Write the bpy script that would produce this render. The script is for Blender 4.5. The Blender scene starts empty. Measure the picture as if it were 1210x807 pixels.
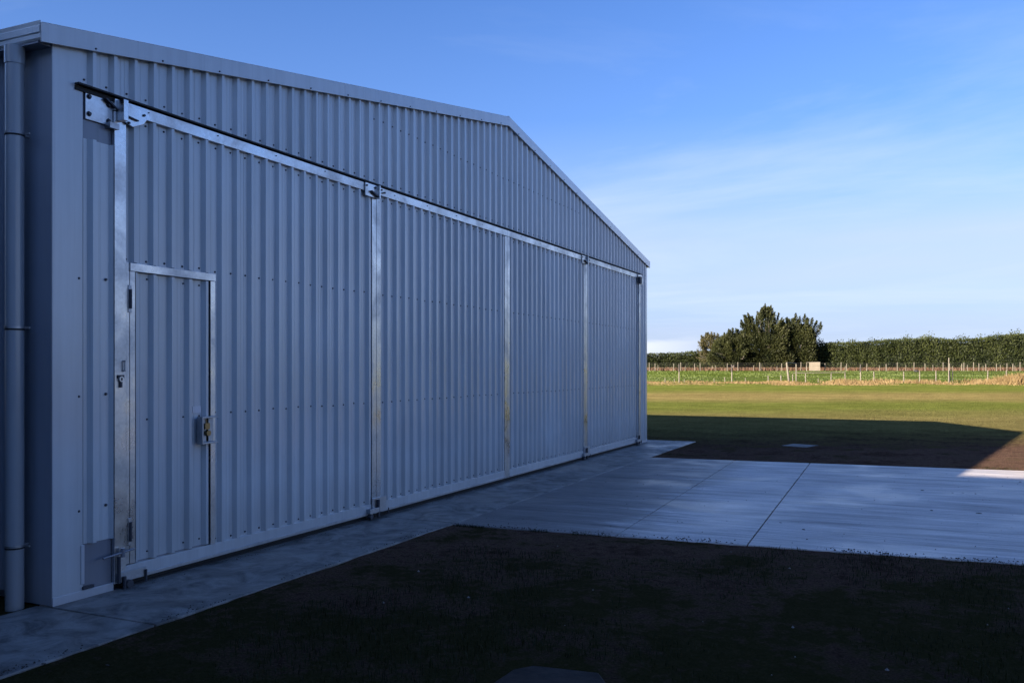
import bpy, math, random
import numpy as np
from mathutils import Vector, Matrix, noise
random.seed(7); rng = np.random.default_rng(7)
S = bpy.context.scene
C = S.collection
R = math.radians

# ---------------------------------------------------------------- camera
CAM_H = 1.6
YAW = 24.593                      # the camera looks this far left of world +Y
cam = bpy.data.cameras.new('camera'); camo = bpy.data.objects.new('camera', cam); C.objects.link(camo)
camo.location = (0, 0, CAM_H)
camo.rotation_euler = (R(90), 0, R(YAW))
cam.sensor_width = 36; cam.sensor_fit = 'HORIZONTAL'
cam.lens = 1040 / 1210 * 36
cam.shift_y = 30.5 / 1210
cam.clip_start = 0.05; cam.clip_end = 6000
S.camera = camo

# ---------------------------------------------------------------- sun and sky
SUN_EL = 17.8
LX, LY = 0.482, 0.876             # horizontal travel direction of the sunlight
SUN_STRENGTH = 5.0
SKY_STRENGTH = 0.05
S.view_settings.view_transform = 'Standard'; S.view_settings.look = 'None'
S.view_settings.exposure = 2.13; S.view_settings.gamma = 1; S.view_settings.use_curve_mapping = False
S.render.engine = 'CYCLES'
sl = bpy.data.lights.new('sun', 'SUN'); sl.energy = SUN_STRENGTH; sl.angle = R(0.5); sl.color = (1, .86, .68)
so = bpy.data.objects.new('sun', sl); C.objects.link(so)
ce = math.cos(R(SUN_EL)); L = Vector((LX*ce, LY*ce, -math.sin(R(SUN_EL)))).normalized()
so.rotation_euler = L.to_track_quat('-Z', 'Y').to_euler(); so.location = (-20, -30, 25)

W = bpy.data.worlds.new('World'); S.world = W; W.use_nodes = True
nt = W.node_tree; nt.nodes.clear()
def N(t, typ, **kw):
    n = t.nodes.new(typ)
    for k, v in kw.items():
        if k.startswith('i_'): n.inputs[k[2:].replace('_', ' ')].default_value = v
        else: setattr(n, k, v)
    return n
sky = N(nt, 'ShaderNodeTexSky', sky_type='NISHITA', sun_disc=False, sun_elevation=R(SUN_EL),
        sun_rotation=math.atan2(-LX, -LY), altitude=0, air_density=1.0, dust_density=1.5, ozone_density=3.0)
tc = N(nt, 'ShaderNodeTexCoord')
sep = N(nt, 'ShaderNodeSeparateXYZ'); nt.links.new(tc.outputs['Generated'], sep.inputs[0])
def M_(t, op, a, b=None, clamp=False):
    n = t.nodes.new('ShaderNodeMath'); n.operation = op; n.use_clamp = clamp
    for i, v in enumerate((a, b)):
        if v is None: continue
        if isinstance(v, (int, float)): n.inputs[i].default_value = v
        else: t.links.new(v, n.inputs[i])
    return n.outputs[0]
def ramp(t, src, stops):
    n = t.nodes.new('ShaderNodeValToRGB'); e = n.color_ramp.elements
    while len(e) < len(stops): e.new(0.5)
    for el, (p, c) in zip(e, stops):
        el.position = p; el.color = (c, c, c, 1) if isinstance(c, (int, float)) else (*c, 1)
    t.links.new(src, n.inputs[0]); return n
def mixc(t, fac, a, b, mode='MIX'):
    n = t.nodes.new('ShaderNodeMix'); n.data_type = 'RGBA'; n.blend_type = mode
    for s, v in ((0, fac), (6, a), (7, b)):
        if isinstance(v, (int, float)): n.inputs[s].default_value = v
        elif isinstance(v, tuple): n.inputs[s].default_value = (*v, 1) if len(v) == 3 else v
        else: t.links.new(v, n.inputs[s])
    return n.outputs[2]
# thin high cloud: noise laid on a plane far above (direction / elevation)
zz = M_(nt, 'ADD', M_(nt, 'MAXIMUM', sep.outputs['Z'], 0.0), 0.12)
cv = N(nt, 'ShaderNodeCombineXYZ')
nt.links.new(M_(nt, 'DIVIDE', sep.outputs['X'], zz), cv.inputs[0]); nt.links.new(M_(nt, 'DIVIDE', sep.outputs['Y'], zz), cv.inputs[1])
mp = N(nt, 'ShaderNodeMapping'); mp.inputs['Rotation'].default_value = (0, 0, R(-35)); mp.inputs['Scale'].default_value = (.35, .8, 1); mp.inputs['Location'].default_value = (2.1, 1.7, 0)
nt.links.new(cv.outputs[0], mp.inputs[0])
n1 = N(nt, 'ShaderNodeTexNoise', i_Scale=1.1, i_Detail=7, i_Roughness=.6, i_Distortion=.6); nt.links.new(mp.outputs[0], n1.inputs['Vector'])
cir = ramp(nt, n1.outputs[0], [(.47, 0.0), (.72, 1.0)])
low = ramp(nt, sep.outputs['Z'], [(0.0, .8), (.12, 1.0), (.22, .75), (.32, .40), (.42, .03)])
cirf = M_(nt, 'MULTIPLY', M_(nt, 'MULTIPLY', cir.outputs[0], low.outputs[0]), .6)
# low cumulus bank just above the horizon
mp2 = N(nt, 'ShaderNodeMapping'); mp2.inputs['Scale'].default_value = (5, 5, 22); nt.links.new(tc.outputs['Generated'], mp2.inputs[0])
n2 = N(nt, 'ShaderNodeTexNoise', i_Scale=1.6, i_Detail=6, i_Roughness=.55); nt.links.new(mp2.outputs[0], n2.inputs['Vector'])
az = M_(nt, 'ADD', M_(nt, 'MULTIPLY', sep.outputs['X'], .909), M_(nt, 'MULTIPLY', sep.outputs['Y'], .416))   # bank lies toward one quarter
azm = ramp(nt, M_(nt, 'ADD', az, .30), [(.0, 0.0), (.18, 1.0), (.40, 1.0), (.53, 0.0)])
top = M_(nt, 'SUBTRACT', M_(nt, 'ADD', M_(nt, 'MULTIPLY', n2.outputs[0], .030), .020), sep.outputs['Z'])
cum = M_(nt, 'MULTIPLY', M_(nt, 'MULTIPLY', top, 160, True), azm.outputs[0])
cum = M_(nt, 'MULTIPLY', cum, M_(nt, 'GREATER_THAN', sep.outputs['Z'], -.004))
hs = N(nt, 'ShaderNodeHueSaturation', i_Hue=.5, i_Saturation=1.0, i_Value=1.0); nt.links.new(sky.outputs[0], hs.inputs['Color'])
tint = mixc(nt, 1.0, hs.outputs[0], (.53, .73, 1.13), 'MULTIPLY')
veil = ramp(nt, sep.outputs['Z'], [(0.0, .62), (.05, .66), (.09, .80), (.135, .82), (.19, .34), (.27, .06), (.40, .0)])
vn = N(nt, 'ShaderNodeTexNoise', i_Scale=.7, i_Detail=4, i_Roughness=.5); nt.links.new(mp.outputs[0], vn.inputs['Vector'])
vf = M_(nt, 'MULTIPLY', veil.outputs[0], ramp(nt, vn.outputs[0], [(.3, .75), (.7, 1.15)]).outputs[0], True)
c0 = mixc(nt, vf, tint, (3.15, 3.6, 4.9))
c1 = mixc(nt, cirf, c0, (3.4, 4.0, 5.0))
c2 = mixc(nt, M_(nt, 'MULTIPLY', cum, .8), c1, (5.6, 5.7, 6.0))
bg = N(nt, 'ShaderNodeBackground', i_Strength=SKY_STRENGTH); nt.links.new(c2, bg.inputs[0])
wo = N(nt, 'ShaderNodeOutputWorld'); nt.links.new(bg.outputs[0], wo.inputs[0])

# ---------------------------------------------------------------- helpers
class MB:
    def __init__(s): s.v = []; s.f = []; s.sm = []
    def add(s, vs, fs, smooth=False):
        o = len(s.v); s.v += [tuple(v) for v in vs]; s.f += [tuple(i+o for i in f) for f in fs]; s.sm += [smooth]*len(fs); return s
    def box(s, x0, x1, y0, y1, z0, z1, bev=0):
        if x0 > x1: x0, x1 = x1, x0
        if y0 > y1: y0, y1 = y1, y0
        if z0 > z1: z0, z1 = z1, z0
        return s.add([(x0,y0,z0),(x1,y0,z0),(x1,y1,z0),(x0,y1,z0),(x0,y0,z1),(x1,y0,z1),(x1,y1,z1),(x0,y1,z1)],
              [(0,3,2,1),(4,5,6,7),(0,1,5,4),(1,2,6,5),(2,3,7,6),(3,0,4,7)])
    def prism(s, poly, a, b):      # poly in (y,z), extruded along x from a to b (b > a), poly counter-clockwise seen from +x
        n = len(poly); vs = [(a, y, z) for y, z in poly] + [(b, y, z) for y, z in poly]
        return s.add(vs, [tuple(range(n-1, -1, -1)), tuple(range(n, 2*n))] + [(i, (i+1) % n, n+(i+1) % n, n+i) for i in range(n)])
    def tube(s, p0, p1, r0, r1=None, n=8, caps=True, smooth=True):
        r1 = r0 if r1 is None else r1; p0 = Vector(p0); p1 = Vector(p1); d = (p1-p0).normalized()
        a = d.orthogonal().normalized(); b = d.cross(a); vs = []
        for p, r in ((p0, r0), (p1, r1)):
            for i in range(n):
                t = 2*math.pi*i/n; vs.append(p + a*math.cos(t)*r + b*math.sin(t)*r)
        s.add(vs, [(i, (i+1) % n, n+(i+1) % n, n+i) for i in range(n)], smooth)
        if caps: s.add(vs, [tuple(range(n-1, -1, -1)), tuple(range(n, 2*n))])
        return s
    def mesh(s, name, mat):
        me = bpy.data.meshes.new(name); me.from_pydata(s.v, [], s.f); me.materials.append(mat)
        me.polygons.foreach_set('use_smooth', s.sm); me.update(); return me
    def build(s, name, mat, parent=None, bevel=0, **kw):
        o = bpy.data.objects.new(name, s.mesh(name, mat)); C.objects.link(o); o.parent = parent
        if bevel:
            m = o.modifiers.new('bevel', 'BEVEL'); m.width = bevel; m.segments = 2; m.limit_method = 'ANGLE'
        for k, v in kw.items(): o[k] = v
        return o
def thing(name, label, cat, loc=(0, 0, 0), rz=0, group=None):
    o = bpy.data.objects.new(name, None); C.objects.link(o); o.location = loc; o.rotation_euler = (0, 0, rz)
    o['label'] = label; o['category'] = cat; o.empty_display_size = .2
    if group: o['group'] = group
    return o
def inst(name, me, parent=None, loc=(0, 0, 0), rz=0, **kw):
    o = bpy.data.objects.new(name, me); C.objects.link(o); o.parent = parent; o.location = loc; o.rotation_euler = (0, 0, rz)
    for k, v in kw.items(): o[k] = v
    return o
def soup(name, mat, V, F, parent=None, **kw):      # numpy verts + equal-size faces
    me = bpy.data.meshes.new(name); k = F.shape[1]
    me.vertices.add(len(V)); me.vertices.foreach_set('co', V.astype(np.float32).ravel())
    me.loops.add(F.size); me.loops.foreach_set('vertex_index', F.astype(np.int32).ravel())
    me.polygons.add(len(F)); me.polygons.foreach_set('loop_start', np.arange(0, F.size, k, dtype=np.int32))
    me.materials.append(mat); me.update(calc_edges=True); me.validate()
    o = bpy.data.objects.new(name, me); C.objects.link(o); o.parent = parent
    for a, b in kw.items(): o[a] = b
    return o

# ---------------------------------------------------------------- materials
def mat(name, base=(.5, .5, .5), rough=.5, metal=0, spec=.5):
    m = bpy.data.materials.new(name); m.use_nodes = True; b = m.node_tree.nodes['Principled BSDF']
    b.inputs['Base Color'].default_value = (*base, 1); b.inputs['Roughness'].default_value = rough
    b.inputs['Metallic'].default_value = metal; b.inputs['Specular IOR Level'].default_value = spec
    return m, m.node_tree, b
def noise_n(t, scale, detail=5, rough=.55, vec=None, sc=None, dist=0, coord='Object'):
    tcn = t.nodes.new('ShaderNodeTexCoord'); src = tcn.outputs[coord] if vec is None else vec
    if sc:
        m = t.nodes.new('ShaderNodeMapping'); m.inputs['Scale'].default_value = sc; t.links.new(src, m.inputs[0]); src = m.outputs[0]
    n = N(t, 'ShaderNodeTexNoise', i_Scale=scale, i_Detail=detail, i_Roughness=rough, i_Distortion=dist); t.links.new(src, n.inputs['Vector'])
    return n.outputs[0]
def bump(t, b, h, strength, dist):
    n = N(t, 'ShaderNodeBump', i_Strength=strength, i_Distance=dist); t.links.new(h, n.inputs['Height']); t.links.new(n.outputs[0], b.inputs['Normal'])

def painted(name, base, rough=.38):
    m, t, b = mat(name, base, rough)
    streak = noise_n(t, 1, 5, .6, sc=(9, 9, .5))
    blot = noise_n(t, 1.3, 4, .6)
    d = ramp(t, streak, [(.3, .90), (.7, 1.05)]); e = ramp(t, blot, [(.3, .93), (.7, 1.05)])
    c = mixc(t, 1.0, mixc(t, 1.0, base, d.outputs[0], 'MULTIPLY'), e.outputs[0], 'MULTIPLY')
    oi = t.nodes.new('ShaderNodeObjectInfo'); c = mixc(t, 1.0, c, ramp(t, oi.outputs['Random'], [(0, .93), (1, 1.05)]).outputs[0], 'MULTIPLY')
    drip = ramp(t, noise_n(t, 1, 4, .6, sc=(30, 30, .35)), [(.60, 1.0), (.72, .86)]); c = mixc(t, 1.0, c, drip.outputs[0], 'MULTIPLY')
    # splash dust close to the ground
    g = N(t, 'ShaderNodeNewGeometry'); sz = N(t, 'ShaderNodeSeparateXYZ'); t.links.new(g.outputs['Position'], sz.inputs[0])
    hz = M_(t, 'ADD', sz.outputs['Z'], M_(t, 'MULTIPLY', streak, .35))
    dust = ramp(t, hz, [(.18, .35), (.75, 0.0)])
    c = mixc(t, dust.outputs[0], c, tuple(x*.62 for x in (.42, .36, .30)))
    t.links.new(c, b.inputs['Base Color'])
    r = ramp(t, blot, [(.2, rough-.05), (.8, rough+.1)]); t.links.new(r.outputs[0], b.inputs['Roughness'])
    b.inputs['Coat Weight'].default_value = 1.0; b.inputs['Coat Roughness'].default_value = .18
    bump(t, b, noise_n(t, 1, 3, .5, sc=(7, 7, 1.1)), .4, .008)
    return m
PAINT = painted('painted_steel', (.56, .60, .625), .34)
FLASH = painted('painted_flashing', (.60, .635, .66), .34)
PIPE = painted('painted_downpipe', (.33, .36, .39), .32)
RECESS = painted('primed_steel', (.18, .20, .25), .5)
SHEDM = painted('added_shed_steel', (.06, .065, .07), .5)
SIDE = painted('side_paint_shade', (.24, .27, .32), .4)  # base darker than the front so the side's shade sits in the colour
WHITE = painted('white_trim', (.62, .64, .68), .5)
def galv(name, base=(.58, .60, .62), rough=.27):
    m, t, b = mat(name, base, rough, 1.0)
    v = N(t, 'ShaderNodeTexVoronoi', i_Scale=55.0); tcn = N(t, 'ShaderNodeTexCoord'); t.links.new(tcn.outputs['Object'], v.inputs['Vector'])
    bl = noise_n(t, 1, 5, .6, sc=(9, 2.2, 2.6), dist=.5)
    sp = ramp(t, v.outputs['Color'], [(0, .88), (1, 1.06)]); bb = ramp(t, bl, [(.34, .80), (.5, .96), (.7, 1.06)])
    t.links.new(mixc(t, 1.0, mixc(t, 1.0, base, sp.outputs[0], 'MULTIPLY'), bb.outputs[0], 'MULTIPLY'), b.inputs['Base Color'])
    rr = ramp(t, bl, [(.35, rough+.22), (.6, rough)]); t.links.new(rr.outputs[0], b.inputs['Roughness'])
    bump(t, b, noise_n(t, 1, 3, .5, sc=(30, 30, 1.2)), .2, .003)
    return m
GALV = galv('galvanised_steel')
GALV_DULL = galv('dull_galvanised_steel', (.42, .44, .47), .42)
DARK = mat('black_rubber_and_shade', (.012, .012, .014), .7)[0]  # also colours the painted shade strips above and below the doors
SCREW = mat('screw_heads', (.05, .055, .07), .5, .4)[0]
BRASS = mat('brass', (.25, .19, .1), .35, 1)[0]

def concrete(name, streak=True, base=(.54, .49, .455), wet=.0):
    m, t, b = mat(name, base, .6)
    big = noise_n(t, .55, 5, .6, coord='Generated') if False else noise_n(t, .7, 6, .62, dist=.3)
    fine = noise_n(t, 38, 5, .7)
    st = noise_n(t, 1, 8, .7, sc=(.45, 4.5, 1), dist=.25)
    st2 = noise_n(t, 1, 6, .72, sc=(1.1, 42, 1))
    c = mixc(t, 1.0, base, ramp(t, big, [(.3, .74), (.52, .97), (.75, 1.14)]).outputs[0], 'MULTIPLY')
    c = mixc(t, 1.0, c, ramp(t, fine, [(.3, .88), (.7, 1.1)]).outputs[0], 'MULTIPLY')
    if streak:
        c = mixc(t, 1.0, c, ramp(t, st, [(.34, .56), (.5, .95), (.64, 1.2)]).outputs[0], 'MULTIPLY')
        c = mixc(t, 1.0, c, ramp(t, st2, [(.34, .42), (.47, .94), (.62, 1.25)]).outputs[0], 'MULTIPLY')
    else:
        c = mixc(t, 1.0, c, ramp(t, noise_n(t, 3.2, 7, .7, dist=1.2), [(.38, .42), (.5, .95), (.62, 1.45)]).outputs[0], 'MULTIPLY')
    if streak:        # pad tone by distance from the hangar front, darkest at the doors, wandering edge
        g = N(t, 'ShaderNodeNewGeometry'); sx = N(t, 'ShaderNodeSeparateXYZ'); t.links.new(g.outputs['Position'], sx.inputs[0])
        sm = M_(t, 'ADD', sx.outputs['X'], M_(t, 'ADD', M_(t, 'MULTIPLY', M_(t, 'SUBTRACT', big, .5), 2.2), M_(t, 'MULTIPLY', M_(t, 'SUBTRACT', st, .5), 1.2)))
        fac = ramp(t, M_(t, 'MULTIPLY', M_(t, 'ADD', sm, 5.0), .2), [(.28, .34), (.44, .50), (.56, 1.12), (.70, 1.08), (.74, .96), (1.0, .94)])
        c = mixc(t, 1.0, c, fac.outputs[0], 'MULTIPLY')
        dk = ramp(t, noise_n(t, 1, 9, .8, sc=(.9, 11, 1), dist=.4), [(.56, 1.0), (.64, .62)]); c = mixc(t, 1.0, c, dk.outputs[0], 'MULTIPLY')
    t.links.new(c, b.inputs['Base Color'])
    t.links.new(ramp(t, big, [(.38, .36), (.60, .68)]).outputs[0], b.inputs['Roughness'])
    hgt = M_(t, 'ADD', M_(t, 'MULTIPLY', st2, .7), M_(t, 'MULTIPLY', fine, .5))
    bump(t, b, hgt, .35, .004)
    return m
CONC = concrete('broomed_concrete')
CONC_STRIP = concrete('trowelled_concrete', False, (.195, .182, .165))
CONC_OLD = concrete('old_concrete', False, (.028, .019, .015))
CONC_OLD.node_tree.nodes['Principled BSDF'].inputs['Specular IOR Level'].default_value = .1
CONC_PALE = concrete('pale_concrete', False, (.06, .058, .055))

FWD = np.array([-math.sin(R(YAW)), math.cos(R(YAW))]); RGT = np.array([math.cos(R(YAW)), math.sin(R(YAW))])
def zt(d):                                    # the land rises gently beyond the mown strip
    d = np.asarray(d, float)
    return np.interp(d, [0, 66, 88, 150, 175, 6000], [-.013, -.013, .10, .98, 1.1, 1.1])
def fp(r, d, dz=0):
    p = r*RGT + d*FWD
    return Vector((p[0], p[1], float(zt(d)) + dz))

# ground shader: soil near the hangar, mown grass in bands, greener paddock
def ground_mat():
    m, t, b = mat('soil_and_grass', (.03, .025, .02), 1.0, 0, .0)
    g = N(t, 'ShaderNodeNewGeometry')
    dp = N(t, 'ShaderNodeVectorMath', operation='DOT_PRODUCT'); dp.inputs[1].default_value = (FWD[0], FWD[1], 0)
    t.links.new(g.outputs['Position'], dp.inputs[0]); d = dp.outputs['Value']
    pos = g.outputs['Position']
    wob = noise_n(t, .12, 5, .6, vec=pos); wob2 = noise_n(t, 1.1, 6, .65, vec=pos); fine = noise_n(t, 9, 6, .7, vec=pos); vf = noise_n(t, 60, 3, .7, vec=pos)
    dw = M_(t, 'ADD', d, M_(t, 'MULTIPLY', M_(t, 'SUBTRACT', wob, .5), 9))
    dn = M_(t, 'DIVIDE', dw, 200)
    olive = (.215, .185, .070); tan = (.290, .232, .088); green = (.165, .188, .042); pad = (.105, .145, .030); lush = (.175, .200, .042)
    band = ramp(t, dn, [(.0, olive), (.140, olive), (.158, (.200, .195, .060)), (.172, green), (.195, green), (.212, (.235, .212, .070)),
                        (.225, tan), (.262, tan), (.285, (.225, .212, .064)), (.31, lush), (.40, lush), (.44, pad), (.75, (.085, .12, .022)), (.78, (.065, .045, .022)), (.9, (.06, .04, .02))])
    fleck = ramp(t, fine, [(.3, .62), (.7, 1.35)])
    patch = ramp(t, wob2, [(.3, .78), (.7, 1.2)])
    longn = noise_n(t, 1, 5, .65, vec=pos, sc=(.25, .25, 1)); lp = ramp(t, longn, [(.3, .82), (.7, 1.18)])
    gr = mixc(t, 1.0, mixc(t, 1.0, mixc(t, 1.0, band.outputs[0], fleck.outputs[0], 'MULTIPLY'), patch.outputs[0], 'MULTIPLY'), lp.outputs[0], 'MULTIPLY')
    soil = mixc(t, ramp(t, wob2, [(.35, 0.0), (.7, 1.0)]).outputs[0], (.066, .040, .028), (.165, .102, .075))
    soil = mixc(t, 1.0, soil, ramp(t, fine, [(.3, .45), (.7, 1.5)]).outputs[0], 'MULTIPLY')
    soil = mixc(t, 1.0, soil, ramp(t, vf, [(.3, .5), (.75, 1.6)]).outputs[0], 'MULTIPLY')
    # thin new grass coming through the soil in patches
    mval = M_(t, 'ADD', M_(t, 'MULTIPLY', wob2, .6), M_(t, 'MULTIPLY', fine, .4))
    mval = M_(t, 'ADD', mval, M_(t, 'MULTIPLY', M_(t, 'SUBTRACT', 6.8, M_(t, 'MINIMUM', d, 9.0)), .028))
    moss = ramp(t, mval, [(.45, 0.0), (.55, .85)])
    soil = mixc(t, moss.outputs[0], soil, (.020, .022, .005))
    e = M_(t, 'ADD', d, M_(t, 'ADD', M_(t, 'MULTIPLY', M_(t, 'SUBTRACT', wob2, .5), 6), M_(t, 'MULTIPLY', M_(t, 'SUBTRACT', fine, .5), 4)))
    k = ramp(t, M_(t, 'DIVIDE', e, 40), [(.44, 0.0), (.57, 1.0)])
    t.links.new(mixc(t, k.outputs[0], soil, gr), b.inputs['Base Color'])
    h1 = M_(t, 'MULTIPLY', M_(t, 'ADD', fine, M_(t, 'MULTIPLY', vf, .35)), M_(t, 'ADD', M_(t, 'MULTIPLY', k.outputs[0], .20), .035))
    bump(t, b, h1, 1.0, 1.0)
    return m
GROUND = ground_mat()
def foliage(name, c0, c1, scale=.6, rough=.6):
    m, t, b = mat(name, c0, rough, 0, .25)
    g = N(t, 'ShaderNodeNewGeometry'); n = noise_n(t, scale, 4, .6, vec=g.outputs['Position'])
    n2 = noise_n(t, scale*9, 2, .6, vec=g.outputs['Position'])
    f = ramp(t, M_(t, 'ADD', M_(t, 'MULTIPLY', n, .6), M_(t, 'MULTIPLY', n2, .4)), [(.38, 0.0), (.62, 1.0)])
    t.links.new(mixc(t, f.outputs[0], c0, c1), b.inputs['Base Color'])
    tr = N(t, 'ShaderNodeBsdfTranslucent'); t.links.new(mixc(t, f.outputs[0], c0, c1), tr.inputs[0])
    mx = N(t, 'ShaderNodeMixShader', i_Fac=.2); out = t.nodes['Material Output']
    t.links.new(b.outputs[0], mx.inputs[1]); t.links.new(tr.outputs[0], mx.inputs[2]); t.links.new(mx.outputs[0], out.inputs[0])
    return m
HEDGE_M = foliage('hedge_foliage', (.012, .019, .005), (.046, .056, .014), .3)
CYP_M = foliage('cypress_foliage', (.009, .014, .004), (.046, .050, .015), .3)
OLIVE_M = foliage('olive_foliage', (.036, .036, .013), (.085, .072, .028), .9)
BARK = mat('grey_bark', (.10, .085, .07), .9)[0]
BLADE = foliage('young_grass', (.008, .012, .002), (.020, .027, .004), 1.5)
DRY = foliage('dry_grass', (.13, .085, .036), (.22, .155, .07), .8)
def wood(name, c):
    m, t, b = mat(name, c, .85)
    n = noise_n(t, 1, 4, .6, sc=(20, 20, 2)); t.links.new(mixc(t, 1.0, c, ramp(t, n, [(.3, .7), (.7, 1.15)]).outputs[0], 'MULTIPLY'), b.inputs['Base Color']); return m
POST_W = wood('weathered_timber', (.15, .132, .105)); POST_D = wood('dark_tarred_timber', (.05, .042, .04)); PLANK = wood('pale_planks', (.24, .205, .16))
WIRE = mat('fence_wire', (.11, .11, .10), .6, .3)[0]

# ---------------------------------------------------------------- ground sheet
def lines(lo, hi, step, far, g=1.18):
    a = list(np.arange(lo, hi+1e-6, step)); s = step; x = a[-1]
    while x < far: s *= g; x += s; a.append(min(x, far))
    s = step; x = a[0]
    while x > -far: s *= g; x -= s; a.insert(0, max(x, -far))
    return np.array(a)
rl = lines(-6, 8, .085, 5500); dl = lines(2.4, 15, .085, 5500)
dl = np.sort(np.unique(np.concatenate([dl, [30, 45, 55, 66, 72, 80, 88, 100, 120, 150, 160, 175]])))
RR, DD = np.meshgrid(rl, dl)
PX = RR*RGT[0] + DD*FWD[0]; PY = RR*RGT[1] + DD*FWD[1]; PZ = zt(DD).copy()
near = (np.abs(RR) < 12) & (DD > 1) & (DD < 22)
for i, j in zip(*np.nonzero(near)):
    x, y = PX[i, j], PY[i, j]
    PZ[i, j] += .007*noise.noise(Vector((x*1.3, y*1.3, 0))) + .006*noise.noise(Vector((x*4.5, y*4.5, 3))) + .005*noise.noise(Vector((x*12, y*12, 7)))
PZ[near] = np.minimum(PZ[near], -.0065)
V = np.stack([PX.ravel(), PY.ravel(), PZ.ravel()], 1)
nr, nd = len(rl), len(dl); idx = np.arange(nr*nd).reshape(nd, nr)
F = np.stack([idx[:-1, :-1].ravel(), idx[:-1, 1:].ravel(), idx[1:, 1:].ravel(), idx[1:, :-1].ravel()], 1)
go = soup('ground', GROUND, V, F, kind='structure')
go.data.polygons.foreach_set('use_smooth', np.ones(len(F), bool))

# ---------------------------------------------------------------- concrete apron and pad
X0 = -5.25                       # plane of the hangar front
YL, YR = 4.07, 18.43             # its two corners
EAVE, APEX = 3.87, 5.115
def slab(name, poly, zt_, th, m, parent=None, **kw):
    n = len(poly); vs = [(x, y, zt_-th) for x, y in poly] + [(x, y, zt_) for x, y in poly]
    mb = MB().add(vs, [tuple(range(n-1, -1, -1)), tuple(range(n, 2*n))] + [(i, (i+1) % n, n+(i+1) % n, n+i) for i in range(n)])
    return mb.build(name, m, parent, bevel=.008, **kw)
ap = bpy.data.objects.new('pavement', None); C.objects.link(ap); ap['kind'] = 'structure'
J = .006
ys = [-1.0, 4.06, 8.0, 11.6, 15.33, 18.95]
for a, b_ in zip(ys[:-1], ys[1:]):
    slab('concrete_slab', [(X0-.12, a+J), (-4.30, a+J), (-4.30, b_-J), (X0-.12, b_-J)], 0, .14, CONC_STRIP, ap)
def yn(x): return 7.93 + (x+4.3)*.065
def yf(x): return 15.30 + (x+4.3)*.071
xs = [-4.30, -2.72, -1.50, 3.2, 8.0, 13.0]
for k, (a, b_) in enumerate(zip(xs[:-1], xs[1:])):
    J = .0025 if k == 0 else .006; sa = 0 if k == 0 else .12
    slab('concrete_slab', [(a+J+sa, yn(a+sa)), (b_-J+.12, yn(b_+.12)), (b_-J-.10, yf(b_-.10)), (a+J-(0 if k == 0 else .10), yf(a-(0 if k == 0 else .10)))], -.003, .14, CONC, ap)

# ---------------------------------------------------------------- hangar
H = thing('hangar', 'large grey-blue corrugated steel hangar with four sliding door leaves', 'hangar', (X0, YL, 0))
# children are built in world space, so give them an inverse offset through a shared matrix
def hp(o): o.matrix_parent_inverse = Matrix.Translation((-X0, -YL, 0)); return o
PITCH = .18; PH = 4.347 - .18*2; RIB = .034
def prof(y0, y1, x):             # (x,y) points of trapezoid ribs between y0 and y1, ribs at PH + k*PITCH
    pts = {}
    def h(y):
        u = ((y - PH) / PITCH) % 1.0 * PITCH
        # rib: 0-.018 rise, .018-.048 top, .048-.066 fall ; small stiffening swages in the pan
        if u < .022: return RIB*u/.022
        if u < .050: return RIB
        if u < .072: return RIB*(1-(u-.050)/.022)
        if .104 < u < .111 or .140 < u < .147: return .002
        return 0
    k0 = math.floor((y0-PH)/PITCH)-1; yy = [y0]
    for k in range(k0, k0+int((y1-y0)/PITCH)+4):
        for u in (0, .022, .050, .072, .101, .104, .111, .114, .137, .140, .147, .150):
            y = PH+k*PITCH+u
            if y0+1e-4 < y < y1-1e-4: yy.append(y)
    yy.append(y1)
    return [(x+h(y), y) for y in yy]
def sheet_mb(y0, y1, z0, zf, x):
    mb = MB(); p = prof(y0, y1, x); n = len(p)
    zf_ = zf if callable(zf) else (lambda y: zf)
    T = .0012
    vs = [(px, y, z0) for px, y in p] + [(px, y, zf_(y)) for px, y in p]
    vs += [(px-T, y, z0) for px, y in p] + [(px-T, y, zf_(y)) for px, y in p]
    fs = [(i, i+1, n+i+1, n+i) for i in range(n-1)] + [(2*n+i+1, 2*n+i, 3*n+i, 3*n+i+1) for i in range(n-1)]
    fs += [(i+1, i, 2*n+i, 2*n+i+1) for i in range(n-1)] + [(n+i, n+i+1, 3*n+i+1, 3*n+i) for i in range(n-1)]
    fs += [(0, n, 3*n, 2*n), (n-1, 3*n-1, 4*n-1, 2*n-1)]
    return mb.add(vs, fs)
def sheets(y0, y1, z0, zf, x, parent, root=False, seam=PH+.024, m=PAINT):
    w = PITCH*4; k = math.floor((y0-seam)/w); cuts = [y0]
    while True:
        k += 1; c = seam+k*w
        if c >= y1-.12: break
        if c > y0+.12: cuts.append(c)
    cuts.append(y1)
    apexy = (YL+YR)/2
    for i, (a, b_) in enumerate(zip(cuts[:-1], cuts[1:])):
        lap = .0014*(i % 2)
        mb = sheet_mb(a, b_, z0, zf, x+lap)
        o = mb.build('cladding_sheet', m, parent)
        hp(o) if root else None
def screws(rows, y0, y1, x, parent, root=False, every=1, zjit=.006, r=.0065):
    mb = MB(); k = math.ceil((y0-PH-.158)/PITCH)
    while PH+k*PITCH+.158 < y1:
        for z in rows:
            y = PH+k*PITCH+.158+random.uniform(-.006, .006); zz_ = (z(y) if callable(z) else z)+random.uniform(-zjit, zjit)
            if y > y0: mb.tube((x, y, zz_), (x+.008, y, zz_), r*1.35, r, 6, smooth=False)
        k += every
    o = mb.build('screws', SCREW, parent, kind='stuff'); hp(o) if root else None
    return o
apy = (YL+YR)/2
def ztop(y): return EAVE-.03 + (APEX-EAVE)*(1-abs(y-apy)/(apy-YL)) - .0
DOOR_TOP = 3.555
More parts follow.
